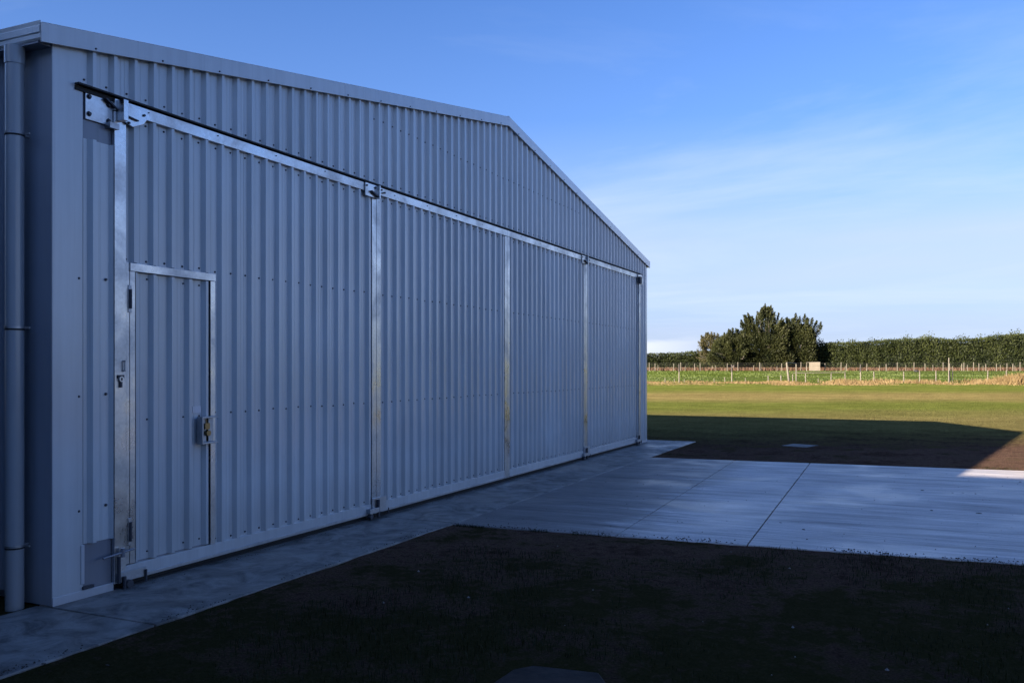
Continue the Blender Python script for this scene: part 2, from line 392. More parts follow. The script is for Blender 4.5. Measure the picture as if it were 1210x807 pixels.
# gable cladding (front)
seam = PH+.024
sheets(YL+.232, YR-.12, DOOR_TOP, ztop, X0, H, True)
o = screws([DOOR_TOP+.045], YL+.2, YR-.15, X0, H, True)
screws([4.25], 7.9, 14.4, X0, H, True)
# corner flashings : L shapes
def lflash(y, s, x=X0+.004, w=.15, ret=.36):
    mb = MB()
    mb.box(x+RIB*0, x+.006, y, y+s*w, .005, ztop(y+s*w*.5)-.012)
    hp(MB().box(x-ret, x+.0035, y-s*.004, y-s*.0002, .005, ztop(y)-.02).build('side_flashing', SIDE, H))  # return of the same flashing, in the shade-darkened side colour
    return hp(mb.build('corner_flashing', FLASH, H, bevel=.002))
lflash(YL, 1, w=.236); lflash(YR, -1, w=.13)
# left wall strip beside the doors
hp(sheet_mb(4.316, 4.546, .375, 3.19, X0+.001).build('cladding_sheet', PAINT, H))
hp(MB().box(X0-.02, X0-.004, 4.312, 4.552, .06, DOOR_TOP-.01).build('recessed_plate', RECESS, H))
hp(MB().box(X0-.002, X0+.016, 4.288, 4.3155, .10, .37).build('edge_trim', WHITE, H, bevel=.002))
hp(MB().box(X0-.02, X0+.016, YL-.001, 4.56, .0, .058).build('base_flashing', WHITE, H, bevel=.003))
mbs = MB()
for z in (2.215, 1.40, .61):
    for y in (4.275, 4.50): mbs.tube((X0+.004, y, z+(y-4.3)*.05), (X0+.014, y, z+(y-4.3)*.05), .011, .008, 8)
hp(mbs.build('screws', SCREW, H, kind='stuff'))
# galvanised plate with four bolts
pl = hp(MB().box(X0+.002, X0+.014, 4.325, 4.552, 3.325, 3.515).build('bolt_plate', GALV, H, bevel=.002))
for y, z in ((4.352, 3.485), (4.352, 3.365), (4.515, 3.470), (4.515, 3.355)):
    b_ = MB().tube((X0+.014, y, z), (X0+.030, y, z), .013, .012, 6, smooth=False).tube((X0+.0135, y, z), (X0+.016, y, z), .019, .019, 12)
    b_.build('bolt', SCREW, pl)
# right wall strip past the last leaf
sheets(17.80, YR-.12, .06, DOOR_TOP-.001, X0, H, True)
hp(MB().box(X0-.02, X0+.016, 17.80, YR, .0, .058).build('base_flashing', WHITE, H, bevel=.003))
# head flashing: coloured black to paint the shadow gap over the track
hp(MB().box(X0+.001, X0+.052, 4.24, 17.95, DOOR_TOP-.016, DOOR_TOP-.004).box(X0-.02, X0+.02, 4.24, 17.95, DOOR_TOP-.05, DOOR_TOP-.021).build('head_flashing_shade', DARK, H))
hp(MB().box(X0-.03, X0-.012, 4.56, 17.79, .0, DOOR_TOP-.06).build('door_opening_liner', DARK, H))
# shell: side walls, back wall, roof, floor sill
XB = X0-16
def xsheet(y, x0, x1, z0, z1, s):           # side wall, ribs facing s*Y
    p = prof(0, x1-x0, 0); n = len(p)
    vs = [(x1-q, y+s*h_, z0) for h_, q in p]+[(x1-q, y+s*h_, z1) for h_, q in p]
    return MB().add(vs, [(i, i+1, n+i+1, n+i) for i in range(n-1)])
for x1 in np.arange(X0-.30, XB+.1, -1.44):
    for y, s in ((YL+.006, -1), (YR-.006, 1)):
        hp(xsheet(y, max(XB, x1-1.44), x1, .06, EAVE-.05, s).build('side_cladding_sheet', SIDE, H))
hp(MB().prism([(YL+.03, .0), (YR-.03, .0), (YR-.03, ztop(YR)), (apy, ztop(apy)), (YL+.03, ztop(YL))], XB-.03, XB).build('back_wall', PAINT, H))
for ya in (YL+.05, YR-.07): hp(MB().box(XB, X0-.05, ya, ya+.02, 0, EAVE-.06).build('wall_lining', RECESS, H))
def roof_mb(s):
    mb = MB(); ye = YL-.06 if s < 0 else YR+.06; z1 = APEX-.005; z0 = EAVE-.012; n = 90
    vs = []
    for i in range(n+1):
        x = X0+.03-(X0-XB)*i/n; h_ = .02*(i % 2)
        vs += [(x, ye, z0+h_-.03), (x, apy, z1+h_-.03)]
    fs = [(2*i, 2*i+1, 2*i+3, 2*i+2) if s > 0 else (2*i, 2*i+2, 2*i+3, 2*i+1) for i in range(n)]
    return mb.add(vs, fs)
for s in (-1, 1): hp(roof_mb(s).build('roof', PAINT, H))
hp(MB().prism([(apy-.16, APEX-.025), (apy, APEX-.002), (apy+.16, APEX-.025), (apy, APEX+.022)], XB, X0+.055).build('ridge_cap', WHITE, H))
# barge flashings up the two slopes, in three lengths each
def zb(y, off=0): return EAVE + (APEX-EAVE)*(1-abs(y-apy)/(apy-YL)) + off
def barge(y0, y1, dx=0):
    mb = MB(); x = X0+RIB+.012+dx
    a, b_ = zb(y0), zb(y1)
    mb.prism([(y0, a-.122), (y1, b_-.122), (y1, b_+.005), (y0, a+.005)], x, x+.014)
    mb.prism([(y0, a+.005), (y1, b_+.005), (y1, b_+.009), (y0, a+.009)], x-.16, x+.0142)       # top return over the roof
    return hp(mb.build('barge_flashing', FLASH, H, bevel=.002))
for k, (a, b_) in enumerate(((YL-.115, 7.32), (7.3205, apy), (apy+.0005, 15.0), (15.0005, YR+.06))): barge(a, b_, .0015*(k % 2))
bs = MB()
for k in range(24):
    y = YL+.3+k*.6
    if y < YR-.1: bs.tube((X0+RIB+.024, y, zb(y)-.105), (X0+RIB+.034, y, zb(y)-.105), .008, .006, 6)
hp(bs.build('screws', SCREW, H, kind='stuff'))
# gutter along the left eave: folded profile
gp = [(YL+.0, 3.755), (YL-.10, 3.75), (YL-.112, 3.762), (YL-.112, 3.790), (YL-.120, 3.796), (YL-.120, 3.838), (YL-.112, 3.844), (YL-.118, 3.872), (YL-.106, 3.876), (YL-.10, 3.80), (YL-.0, 3.80)]
hp(MB().prism(gp, XB, X0+RIB+.004).build('gutter', FLASH, H, bevel=.001))
hp(MB().prism([(2*apy-y, z) for y, z in gp][::-1], XB, X0+RIB+.004).build('gutter', FLASH, H, bevel=.001))
hp(MB().box(XB, X0+.002, YL-.10, YL+.02, 3.735, 3.748).build('soffit', RECESS, H))
# downpipe
dpx, dpy = -5.47, 3.965
dpm = MB().tube((dpx, dpy, -.02), (dpx, dpy, 3.74), .058, .058, 28, caps=True).tube((dpx, dpy, 3.62), (dpx, dpy, 3.735), .063, .063, 28)
dpo = hp(dpm.build('downpipe', PIPE, H))
for z in (3.16, 1.866, .41):
    mb = MB().tube((dpx, dpy, z-.008), (dpx, dpy, z+.008), .0625, .0625, 28, caps=True).box(dpx-.012, dpx+.012, dpy+.05, YL, z-.006, z+.006).box(dpx+.02, dpx+.10, dpy+.03, dpy+.04, z-.006, z+.004)
    mb.build('bracket', GALV_DULL, dpo); MB().tube((dpx, dpy, z-.019), (dpx, dpy, z-.0085), .0605, .0605, 28).build('bracket_seal', DARK, dpo)

# door leaves ---------------------------------------------------------------
leafs = [(4.555, 7.932), (7.936, 11.245), (11.249, 14.500), (14.504, 17.785)]
ZB, ZT = .045, 3.528
PDY0, PDY1, PDZ = 4.69, 5.556, 2.365
def dl_thing(): 
    o = bpy.data.objects.new('door_leaf', None); C.objects.link(o); o.parent = H; o.location = (0, 0, 0); o.matrix_parent_inverse = Matrix.Translation((-X0, -YL, 0)); return o
for k, (a, b_) in enumerate(leafs):
    # the leaf's own body is the frame of tubes
    wl = .102 if k == 0 else .082; wr = .080
    f = MB().box(X0-.03, X0+.030, a, a+wl, ZB, ZT-.09 if k == 0 else ZT-.086)
    leaf = hp(MB().box(X0-.026, X0-.008, a+wl, b_-wr, ZB+.11, ZT-.085).build('door_leaf', RECESS if k else RECESS, H))
    def sub(mb, name, m, bev=.003, **kw): return mb.build(name, m, leaf, bevel=bev, **kw)
    if k == 0:
        # keep the wicket opening behind the personnel door closed by the same liner
        sub(f, 'stile', GALV)
        sheets(a+wl, PDY1+.0005, PDZ+.004, ZT-.086, X0-.004, leaf)
        sheets(PDY1+.001, b_-wr-.055, ZB+.112, ZT-.086, X0-.004, leaf)
    else:
        sub(f, 'stile', GALV)
        sheets(a+wl, b_-wr-.055, ZB+.112, ZT-.086, X0-.004, leaf)
    sub(MB().box(X0-.004, X0+.020, b_-wr-.042, b_-wr-.008, ZB+.113, ZT-.09), 'edge_trim', FLASH)
    sub(MB().box(X0-.03, X0+(.0285 if k != 3 else .05), b_-wr, b_, ZB, ZT-.087), 'stile', GALV)
    sub(MB().box(X0-.03, X0+.034, a, b_, ZT-.085, ZT), 'top_rail', GALV)
    sub(MB().box(X0-.03, X0+.026, a+wl, b_-wr, ZB, ZB+.112), 'bottom_rail', FLASH)
    sub(MB().box(X0+.0262, X0+.036, a+wl, b_-wr, ZB+.002, ZB+.03), 'bottom_seal_carrier', GALV_DULL)
    rows = [ZT-.125, 2.385, 1.225, ZB+.14]
    o = screws([ZT-.125, ZB+.14] if k == 0 else rows, PDY1 if k == 0 else a+wl, b_-wr, X0-.004, leaf)
    if k == 0:
        screws([2.385, 1.225], PDY1-.05, b_-wr, X0-.004, leaf); screws([ZT-.125, 2.395], a+wl, PDY1, X0-.004, leaf)
    screws([ZT-.03], a+.3, b_-.3, X0+.034, leaf, every=4, r=.004)
# brackets (hinge plates, rollers) where leaves meet
def hinge_top(y, s=1):
    mb = MB()
    mb.prism([(y-.20, ZT-.135), (y+.02, ZT-.135), (y+.02, ZT+.0), (y-.20, ZT+.0)], X0+.036, X0+.048)
    mb.prism([(y+.012, ZT-.14), (y+.03, ZT-.14), (y+.03, ZT), (y+.012, ZT)], X0+.03, X0+.085)
    o = hp(mb.build('hinge_plate', GALV, H, bevel=.002))
    MB().prism([(y-.11, ZT-.085), (y+.01, ZT-.125), (y+.01, ZT-.108), (y-.11, ZT-.072)], X0+.049, X0+.075).build('hinge_arm', SCREW, o)
    bb = MB()
    for yy, zz_ in ((y-.18, ZT-.03), (y-.02, ZT-.03), (y+.10, ZT-.03), (y+.16, ZT-.05)): bb.tube((X0+.03, yy, zz_), (X0+.062, yy, zz_), .009, .009, 6)
    bb.build('bolts', SCREW, o, kind='stuff')
    return o
hinge_top(7.90); hinge_top(14.47)
def hinge_bot(y):
    o = hp(MB().box(X0+.030, X0+.042, y-.10, y+.17, ZB+.01, ZB+.17).box(X0+.02, X0+.075, y-.19, y+.0, ZB+.02, ZB+.07).build('hinge_plate', GALV_DULL, H, bevel=.002))
    MB().tube((X0+.06, y-.015, ZB-.035), (X0+.06, y-.015, ZB+.15), .016, .016, 10).build('hinge_pin', SCREW, o)
    MB().tube((X0+.03, y+.22, ZB-.03), (X0+.03, y+.22, ZB+.03), .012, .012, 8).build('hinge_pin', SCREW, o)
    MB().tube((X0+.03, y-.16, ZB-.012), (X0+.075, y-.16, ZB-.012), .028, .028, 16).build('roller', SCREW, o)
hinge_bot(7.94); hinge_bot(14.50); hinge_bot(17.70)
# top bracket of the first leaf
ht = MB().prism([(4.60, 3.385), (4.70, 3.355), (4.80, 3.40), (4.83, 3.44), (4.83, 3.505), (4.60, 3.512)], X0+.036, X0+.050)
ht.prism([(4.575, 3.37), (4.615, 3.37), (4.615, 3.52), (4.575, 3.52)], X0+.034, X0+.10)
hto = hp(ht.build('hinge_plate', GALV, H, bevel=.002))
for y, z in ((4.64, 3.47), (4.80, 3.465), (4.66, 3.375)): MB().tube((X0+.05, y, z), (X0+.062, y, z), .010, .009, 6).build('bolt', SCREW, hto)
MB().prism([(4.60, 3.418), (4.74, 3.404), (4.74, 3.412), (4.60, 3.428)], X0+.0505, X0+.068).build('hinge_arm', SCREW, hto)
MB().prism([(4.47, 3.50), (4.58, 3.440), (4.58, 3.452), (4.48, 3.508)], X0+.016, X0+.045).build('hinge_arm', SCREW, hto)
MB().box(X0-.01, X0+.05, 4.50, 4.58, 3.305, 3.345).build('hinge_knuckle', GALV_DULL, hto)
# far right end bracket
e_ = hp(MB().prism([(17.62, 3.37), (17.95, 3.33), (17.98, 3.45), (17.90, 3.53), (17.62, 3.52)], X0+.036, X0+.05).build('hinge_plate', GALV, H, bevel=.002))
MB().box(X0+.05, X0+.11, 17.60, 17.72, 3.33, 3.47).build('hinge_arm', SCREW, e_)
# lower left latch group
lg = hp(MB().box(X0+.031, X0+.043, 4.57, 4.83, .05, .12).build('latch_plate', GALV_DULL, H, bevel=.002))
MB().tube((X0+.06, 4.43, .255), (X0+.06, 4.70, .275), .008, .008, 8).tube((X0+.06, 4.60, .235), (X0+.06, 4.60, .30), .016, .016, 10).build('slide_bolt', RECESS, lg)
MB().tube((X0+.05, 4.575, .05), (X0+.05, 4.575, .24), .013, .013, 8).build('hinge_pin', SCREW, lg)
MB().tube((X0+.055, 4.62, .0), (X0+.055, 4.62, .09), .014, .014, 8).build('hinge_pin', SCREW, lg)
MB().tube((X0+.05, 4.82, .01), (X0+.05, 4.82, .10), .009, .009, 8).build('drop_bolt', SCREW, lg)
MB().tube((X0+.02, 4.66, .03), (X0+.07, 4.66, .03), .030, .030, 16).build('roller', SCREW, lg)
MB().box(X0+.0, X0+.022, 4.30, 4.39, .062, .082).build('hinge_knuckle', SCREW, lg)

# personnel door -----------------------------------------------------------
P = hp(MB().box(X0-.006, X0-.003, 4.735, 5.49, .165, 2.30).build('personnel_door', RECESS, H))
def ps(mb, name, m, bev=.002, **kw): return mb.build(name, m, P, bevel=bev, **kw)
mbd = sheet_mb(4.742, 5.475, .168, 2.298, X0-.002); ps(mbd, 'cladding_sheet', PAINT, 0)
ps(MB().box(X0-.03, X0+.0262, 4.659, 4.690, .165, 2.365), 'frame', GALV)
ps(MB().box(X0-.02, X0+.029, 4.692, 4.740, .165, 2.303), 'door_stile', GALV)
ps(MB().box(X0-.03, X0+.036, 4.690, 5.556, 2.304, 2.364), 'head_rail', GALV)
ps(MB().box(X0-.03, X0+.030, 5.502, 5.555, .158, 2.303), 'frame', GALV)
ps(MB().box(X0-.02, X0-.001, 5.476, 5.4995, .168, 2.30), 'weather_seal', DARK, 0)
for z in (2.10, .40):
    o = ps(MB().prism([(4.675, z-.10), (4.705, z-.10), (4.705, z+.10), (4.675, z+.10)], X0+.0265, X0+.032), 'hinge', GALV_DULL)
    MB().tube((X0+.036, 4.691, z-.07), (X0+.036, 4.691, z+.07), .011, .011, 10).build('hinge_pin', SCREW, o)
# door screws
mb = MB()
for y in (4.765, 4.875, 5.085, 5.235, 5.405):
    for z in (2.26, 1.21, .22): mb.tube((X0-.002, y, z), (X0+.006, y, z), .0075, .006, 6)
mb.build('screws', SCREW, P, kind='stuff')
# padlock housing: open fronted box
bx = MB(); y0, y1, z0, z1 = 5.355, 5.53, .985, 1.205; xa, xb = X0+.028, X0+.085
bx.box(xa, xb, y0, y0+.012, z0, z1).box(xa, xb, y0+.0121, y1, z1-.014, z1).box(xa, xb, y0+.0121, y1, z0, z0+.014).box(xa-.02, xa+.004, y0+.0121, y1, z0+.0141, z1-.0141)
lb = ps(bx, 'lock_box', GALV_DULL)
MB().tube((X0+.045, 5.44, 1.07), (X0+.072, 5.44, 1.07), .024, .024, 14).box(X0+.045, X0+.058, 5.415, 5.465, 1.10, 1.15).tube((X0+.05, 5.43, 1.15), (X0+.05, 5.43, 1.18), .006, .006, 8).build('padlock', BRASS, lb)
ps(MB().box(X0+.001, X0+.006, 5.33, 5.42, 1.235, 1.29), 'sticker_plate', WHITE, 0)
# keyed latch and pull on the wide stile
lk = ps(MB().tube((X0+.030, 4.605, 1.515), (X0+.045, 4.605, 1.515), .022, .020, 18), 'cylinder_lock', GALV)
MB().box(X0+.046, X0+.05, 4.602, 4.608, 1.505, 1.525).build('keyhole', DARK, lk)
MB().box(X0+.030, X0+.040, 4.578, 4.632, 1.52, 1.545).box(X0+.030, X0+.044, 4.595, 4.612, 1.455, 1.50).build('escutcheon', SCREW, lk)
ps(MB().tube((X0+.045, 4.635, 1.57), (X0+.045, 4.635, 1.65), .008, .008, 10).box(X0+.03, X0+.045, 4.630, 4.640, 1.57, 1.58).box(X0+.03, X0+.045, 4.630, 4.640, 1.64, 1.65), 'pull_handle', GALV)
# black strip below the leaves, painting the shadow line at their foot
hp(MB().box(X0-.04, X0+.012, 4.56, 17.79, -.002, .012).build('door_foot_shade', DARK, H))

# ---------------------------------------------------------------- neighbouring hangar behind the camera that shades the yard
NH, NY = 7.2, 14.60-7.2*2.728
Nb = thing('neighbour_hangar', 'taller steel hangar behind the viewer whose shadow covers the yard', 'hangar', (-30, NY-20, 0))
def nb(o): o.matrix_parent_inverse = Matrix.Translation((30, 20-NY, 0)); return o
def nwall(x0, x1, y, s, z1):
    n = int((x1-x0)/.09); vs = []
    for i in range(n+1):
        x = x0+(x1-x0)*i/n; h_ = .03*((i//2) % 2); vs += [(x, y+s*h_, 0), (x, y+s*h_, z1)]
    return MB().add(vs, [(2*i, 2*i+2, 2*i+3, 2*i+1) for i in range(n)])
nb(nwall(-30, 14, NY-.03, 1, NH-.03).build('wall', PAINT, Nb)); nb(nwall(-30, 14, NY-20, -1, NH-.03).build('wall', PAINT, Nb))
for x in (-30, 14): nb(MB().prism([(NY-20, -.04), (NY-.03, -.04), (NY-.03, NH-.03), (NY-10, NH+.9), (NY-20, NH-.03)], x-.03, x+.03).build('gable_wall', PAINT, Nb))
nb(MB().add([(-30.2, NY+.0, NH), (14.2, NY+.0, NH), (14.2, NY-10, NH+.98), (-30.2, NY-10, NH+.98), (-30.2, NY-20.1, NH), (14.2, NY-20.1, NH)], [(0, 1, 2, 3), (3, 2, 5, 4)]).build('roof', PAINT, Nb))
nb(MB().box(-2, 2.4, NY-.02, NY+.02, 0, 3.0).build('roller_door', FLASH, Nb)); nb(MB().box(-30.2, 14.2, NY-.02, NY+.10, NH-.13, NH-.01).build('gutter', FLASH, Nb))

Sh = thing('added_shade_shed', 'unseen steel shed added to darken the recess along the left side of the big hangar', 'shed', (-22, -1.2, 0))  # out of view, added to darken the recess by the downpipe
def sh(o): o.matrix_parent_inverse = Matrix.Translation((22, 1.2, 0)); return o
sh(nwall(-22, -6.25, 2.95, 1, 4.5).build('wall', SHEDM, Sh)); sh(nwall(-22, -6.2, -1.2, -1, 2.9).build('wall', SHEDM, Sh))
for x in (-22, -6.25): sh(MB().prism([(-1.2, -.04), (2.95, -.04), (2.95, 4.5), (-1.2, 2.9)], x-.02, x+.02).build('end_wall', SHEDM, Sh))
sh(MB().prism([(-1.4, 2.88), (3.02, 4.52), (3.02, 4.55), (-1.4, 2.91)], -22.1, -6.2).build('roof', SHEDM, Sh))
# ---------------------------------------------------------------- loose slabs and clods in the yard
def tagm(o, label, cat, group=None):
    o['label'] = label; o['category'] = cat
    if group: o['group'] = group
    return o
tagm(slab('concrete_cover', [(-1.98, 3.62), (-1.42, 3.70), (-1.44, 4.30), (-1.52, 4.42), (-1.88, 4.38), (-1.95, 4.28)], -.010, .06, CONC_OLD), 'square dull concrete cover set in the dark soil at the bottom of the picture', 'cover')
tagm(slab('paving_slab', [(-2.50, 18.75), (-1.98, 18.55), (-1.80, 19.15), (-2.32, 19.35)], -.006, .06, CONC_PALE), 'small pale paving slab lying in the shaded soil beyond the pad', 'paving slab')
CLOD = mat('dry_clod', (.045, .035, .028), .95)[0]
def clod(x, y, s, i, z=-.003):
    mb = MB(); vs = []; random.seed(100+i)
    for a in range(3):
        for b_ in range(8):
            th = b_*math.pi/4+random.uniform(-.2, .2); r = s*.62*(1, .8, .35)[a]*random.uniform(.7, 1.25)
            vs.append((math.cos(th)*r*1.6, math.sin(th)*r*.8, (0, .2, .35)[a]*s*.6*random.uniform(.7, 1.1)))
    fs = [(a*8+b_, a*8+(b_+1) % 8, (a+1)*8+(b_+1) % 8, (a+1)*8+b_) for a in range(2) for b_ in range(8)]+[tuple(range(16, 24))]
    o = mb.add(vs, fs).build('soil_clod', CLOD); o.location = (x, y, z); o.rotation_euler = (0, 0, random.uniform(0, 3)); return o
clods = []
cl_spots = [(.09, 12.66, .035, 'flattened dark clod, leftmost of the row across the far middle of the pad'), (.44, 12.57, .022, 'tiny clod second from the left in the row on the far pad'),
 (.56, 12.62, .020, 'tiny clod third from the left in the row on the far pad'), (.70, 12.60, .028, 'dark clod at the right end of the row on the far pad'),
 (.17, 10.93, .034, 'dark clod in the middle of the pad right of its long joint'), (.64, 10.93, .040, 'largest dark clod, in the right middle of the pad'),
 (-1.26, 9.42, .024, 'dark clod just right of the pad joint, farther of two'), (-1.00, 9.12, .032, 'dark clod just right of the pad joint, nearer of two'),
 (1.34, 14.17, .035, 'dark clod near the lit far corner of the pad'), (-3.95, 3.40, .016, 'small clod near the grass side of the narrow apron, right of two'),
 (-4.28, 3.27, .020, 'small clod on the narrow apron at the lower left, left of two')]
for i, (x, y, s, lb_) in enumerate(cl_spots):
    tagm(clod(x, y, s, i, 0 if x < -3 else -.004), lb_, 'clod', 'soil clods dropped on the concrete')

# ---------------------------------------------------------------- fences
K = 1/1040
def near_x(px, d): return (px-605)*K*d
def post(parent, name, r, d, h, w, m, lean=0, sink=.2, dh=None, mb=None):
    p = fp(r, d); q = Vector((p.x+lean*h*RGT[0], p.y+lean*h*RGT[1], p.z+h)); p.z -= sink
    o = MB().tube(p, q, w*.7, w*.66, 9).build(name, m, parent); return o
FD = 88
nf = thing('wire_fence', 'near post and wire fence with short pale posts along the dry grass', 'fence', fp(near_x(765, FD), FD))
def rel(o, t): o.matrix_parent_inverse = Matrix.Translation(-t.location); return o
for px, ty, w in ((786, 447, .06), (797, 448, .05), (808.6, 448, .05), (844, 447.5, .055), (856.6, 446, .07), (868.5, 447, .05), (881, 446.5, .05), (908, 444, .08),
                  (923, 443.5, .09), (937, 442.5, .075), (952, 441.5, .08), (966.7, 447, .05), (982, 440.5, .08), (999, 440, .08), (1033, 439, .085), (1068, 439, .085),
                  (1086.7, 438.5, .08), (1106, 438.5, .085), (1125.5, 438.5, .07), (1167, 438, .085), (1189, 438, .085), (1216, 438, .085), (1236, 438, .08), (1260, 438, .08)):
    rel(post(nf, 'fence_post', near_x(px, FD), FD, (452-ty)*K*FD, w, POST_W, random.uniform(-.05, .05)), nf)
for px in (802, 864, 1015.6):
    r = near_x(px, FD)-.02; o = rel(post(nf, 'tall_fence_post', r, FD-.3, 1.05, .085, POST_W, random.uniform(-.02, .02)), nf); o['label'] = 'tall strainer post with dark upper half'
    p = fp(r, FD-.3, 1.05); rel(MB().tube(p, p+Vector((0, 0, .75)), .075, .06, 9).build('tall_post_top', POST_D, nf), nf)
rel(post(nf, 'tall_fence_post', near_x(1118.6, FD), FD-.4, 2.45, .075, POST_W, .01), nf)
rel(post(nf, 'tall_fence_post', near_x(1121.5, FD), FD-.2, 1.2, .10, POST_W, -.05), nf)
for z in (.35, .62, .88, 1.08):
    mb = MB(); mb.tube(fp(near_x(900, FD), FD-.12, z), fp(near_x(1600, FD), FD-.12, z), .010, .010, 4, caps=False); rel(mb.build('wire', WIRE, nf), nf)
for z in (.25, .45):
    rel(MB().tube(fp(near_x(700, FD), FD-.12, z), fp(near_x(898, FD), FD-.12, z), .008, .008, 4, caps=False).build('wire', WIRE, nf), nf)
rel(MB().tube(fp(near_x(937, FD), FD-.1, .93), fp(near_x(999, FD), FD-.1, 1.0), .028, .028, 6).build('top_rail', POST_W, nf), nf)
# frame of a stock gateway
GD = 89
gf = thing('timber_gateway_frame', 'leaning timber gateway frame with a top bar rising above the near fence', 'frame', fp(near_x(931, GD), GD))
p0 = fp(near_x(932.5, GD), GD, -.2); p1 = fp(near_x(929.5, GD), GD, 1.95)
rel(MB().tube(p0, p1, .11, .09, 9).build('post', POST_W, gf), gf)
p2 = fp(near_x(940.8, GD+3), GD+3, 1.85); p3 = fp(near_x(940.8, GD+3), GD+3, -.2)
rel(MB().tube(p2, p3, .055, .06, 9).build('post', POST_W, gf), gf); rel(MB().tube(p1, p2, .05, .05, 8).build('top_bar', POST_W, gf), gf)
FF = 150
ff = thing('wire_fence', 'far fence of many close thin posts in front of the dark hedge', 'fence', fp(near_x(765, FF), FF))
fx = [773.9, 777.5, 795.9, 804.6, 810, 820.9, 827.5, 845.7, 859.2, 872.1, 890, 897.5, 899.5, 918.3, 923.5, 946.5, 953, 974.9, 993.7, 999, 1000.3, 1024, 1039.4, 1046.8, 1060.3, 1070.2, 1080, 1093, 1102, 1114.4, 1122, 1126, 1135.7, 1138.5, 1142.6, 1151, 1156.5, 1162, 1164.5, 1177.4, 1182, 1190, 1196, 1199.4, 1205.5]
fx += [1205.5+11*i+random.uniform(-3, 3) for i in range(1, 30)] + [765-12*i+random.uniform(-3, 3) for i in range(0, 6)]
for i, px in enumerate(fx):
    tall = i % 3 != 1; rel(post(ff, 'fence_post', near_x(px, FF), FF+random.uniform(-.2, .2), random.uniform(1.15, 1.5) if tall else random.uniform(.8, 1.05), .10 if tall else .07, POST_W, random.uniform(-.03, .03)), ff)
for z in (.4, .7, 1.0, 1.3):
    rel(MB().tube(fp(near_x(690, FF), FF-.2, z), fp(near_x(1560, FF), FF-.2, z), .014, .014, 4, caps=False).build('wire', WIRE, ff), ff)
bd = thing('plank_panel', 'pale panel of horizontal planks standing at the far fence right of the gateway frame', 'panel', fp(near_x(962.5, FF-1), FF-1))
for k in range(7):
    z = .06+k*.205; a = fp(near_x(956.2, FF-1), FF-1, z); b_ = fp(near_x(969, FF-1), FF-1, z+random.uniform(-.01, .01))
    dd = Vector((FWD[0], FWD[1], 0))*.03; up = Vector((0, 0, .185))
    vs = [a-dd, b_-dd, b_+dd, a+dd, a-dd+up, b_-dd+up, b_+dd+up, a+dd+up]
    rel(MB().add(vs, [(0, 3, 2, 1), (4, 5, 6, 7), (0, 1, 5, 4), (1, 2, 6, 5), (2, 3, 7, 6), (3, 0, 4, 7)]).build('plank', PLANK, bd), bd)
for px in (953.3, 968.7):
    rel(post(bd, 'post', near_x(px, FF-.9), FF-.9, 1.5, .08, POST_W), bd)
rel(MB().tube(fp(near_x(953.3, FF-.9), FF-.9, 1.45), fp(near_x(969, FF-.9), FF-.9, 1.5), .05, .05, 6).build('top_rail', POST_W, bd), bd)
tk = MB(); 
for k, (z, r_) in enumerate(((0, .22), (.12, .30), (.26, .26), (.36, .12))):
    pass
p = fp(near_x(1082.7, 140), 140)
vs = []; 
for k, (z, r_) in enumerate(((0, .20), (.13, .30), (.27, .25), (.36, .12))):
    for a in range(9): th = a*2*math.pi/9; rr_ = r_*random.uniform(.8, 1.2); vs.append((math.cos(th)*rr_*1.2, math.sin(th)*rr_, z))
o = MB().add(vs, [(k*9+a, k*9+(a+1) % 9, (k+1)*9+(a+1) % 9, (k+1)*9+a) for k in range(3) for a in range(9)]+[tuple(range(27, 36))]).build('dark_lump', DARK)
o.location = p; tagm(o, 'tiny black tub lying alone in the green paddock near the far fence', 'speck')  # unidentified dark lump, shaped like a small shrub

# ---------------------------------------------------------------- foliage
def leaves(P, D, size, wid=.35, jit=.6):       # one kite leaf clump per point, along direction D
    n = len(P); D = D + rng.normal(0, jit, (n, 3)); D /= np.linalg.norm(D, axis=1)[:, None]
    Sd = np.cross(D, rng.normal(0, 1, (n, 3))); Sd /= np.linalg.norm(Sd, axis=1)[:, None]
    s = (size*rng.uniform(.6, 1.35, n))[:, None]
    V = np.stack([P, P+D*s*.45+Sd*s*wid, P+D*s, P+D*s*.45-Sd*s*wid], 1).reshape(-1, 3)
    F = np.arange(4*n).reshape(n, 4); return V, F
def plume(base, tip, n, rad):
    t = rng.uniform(0, 1, n)**.8; ax = tip-base
    P = base + ax*t[:, None] + rng.normal(0, 1, (n, 3))*(rad*(1.08-t))[:, None]
    return P, np.repeat((ax/np.linalg.norm(ax))[None], n, 0)
def blob(c, rad, n):
    v = rng.normal(0, 1, (n, 3)); v /= np.linalg.norm(v, axis=1)[:, None]
    rr_ = rng.uniform(.55, 1.0, n)**.6
    return np.array(c)+v*rr_[:, None]*np.array(rad), v
def P3(px, py, d): 
    r = near_x(px, d); q = fp(r, d); return np.array([q.x, q.y, CAM_H-(py-434)*K*d])
def limb(mb, pts, r0, r1):
    for i in range(len(pts)-1):
        a = r0+(r1-r0)*i/(len(pts)-1); b_ = r0+(r1-r0)*(i+1)/(len(pts)-1); mb.tube(pts[i], pts[i+1], a, b_, 7, caps=False)
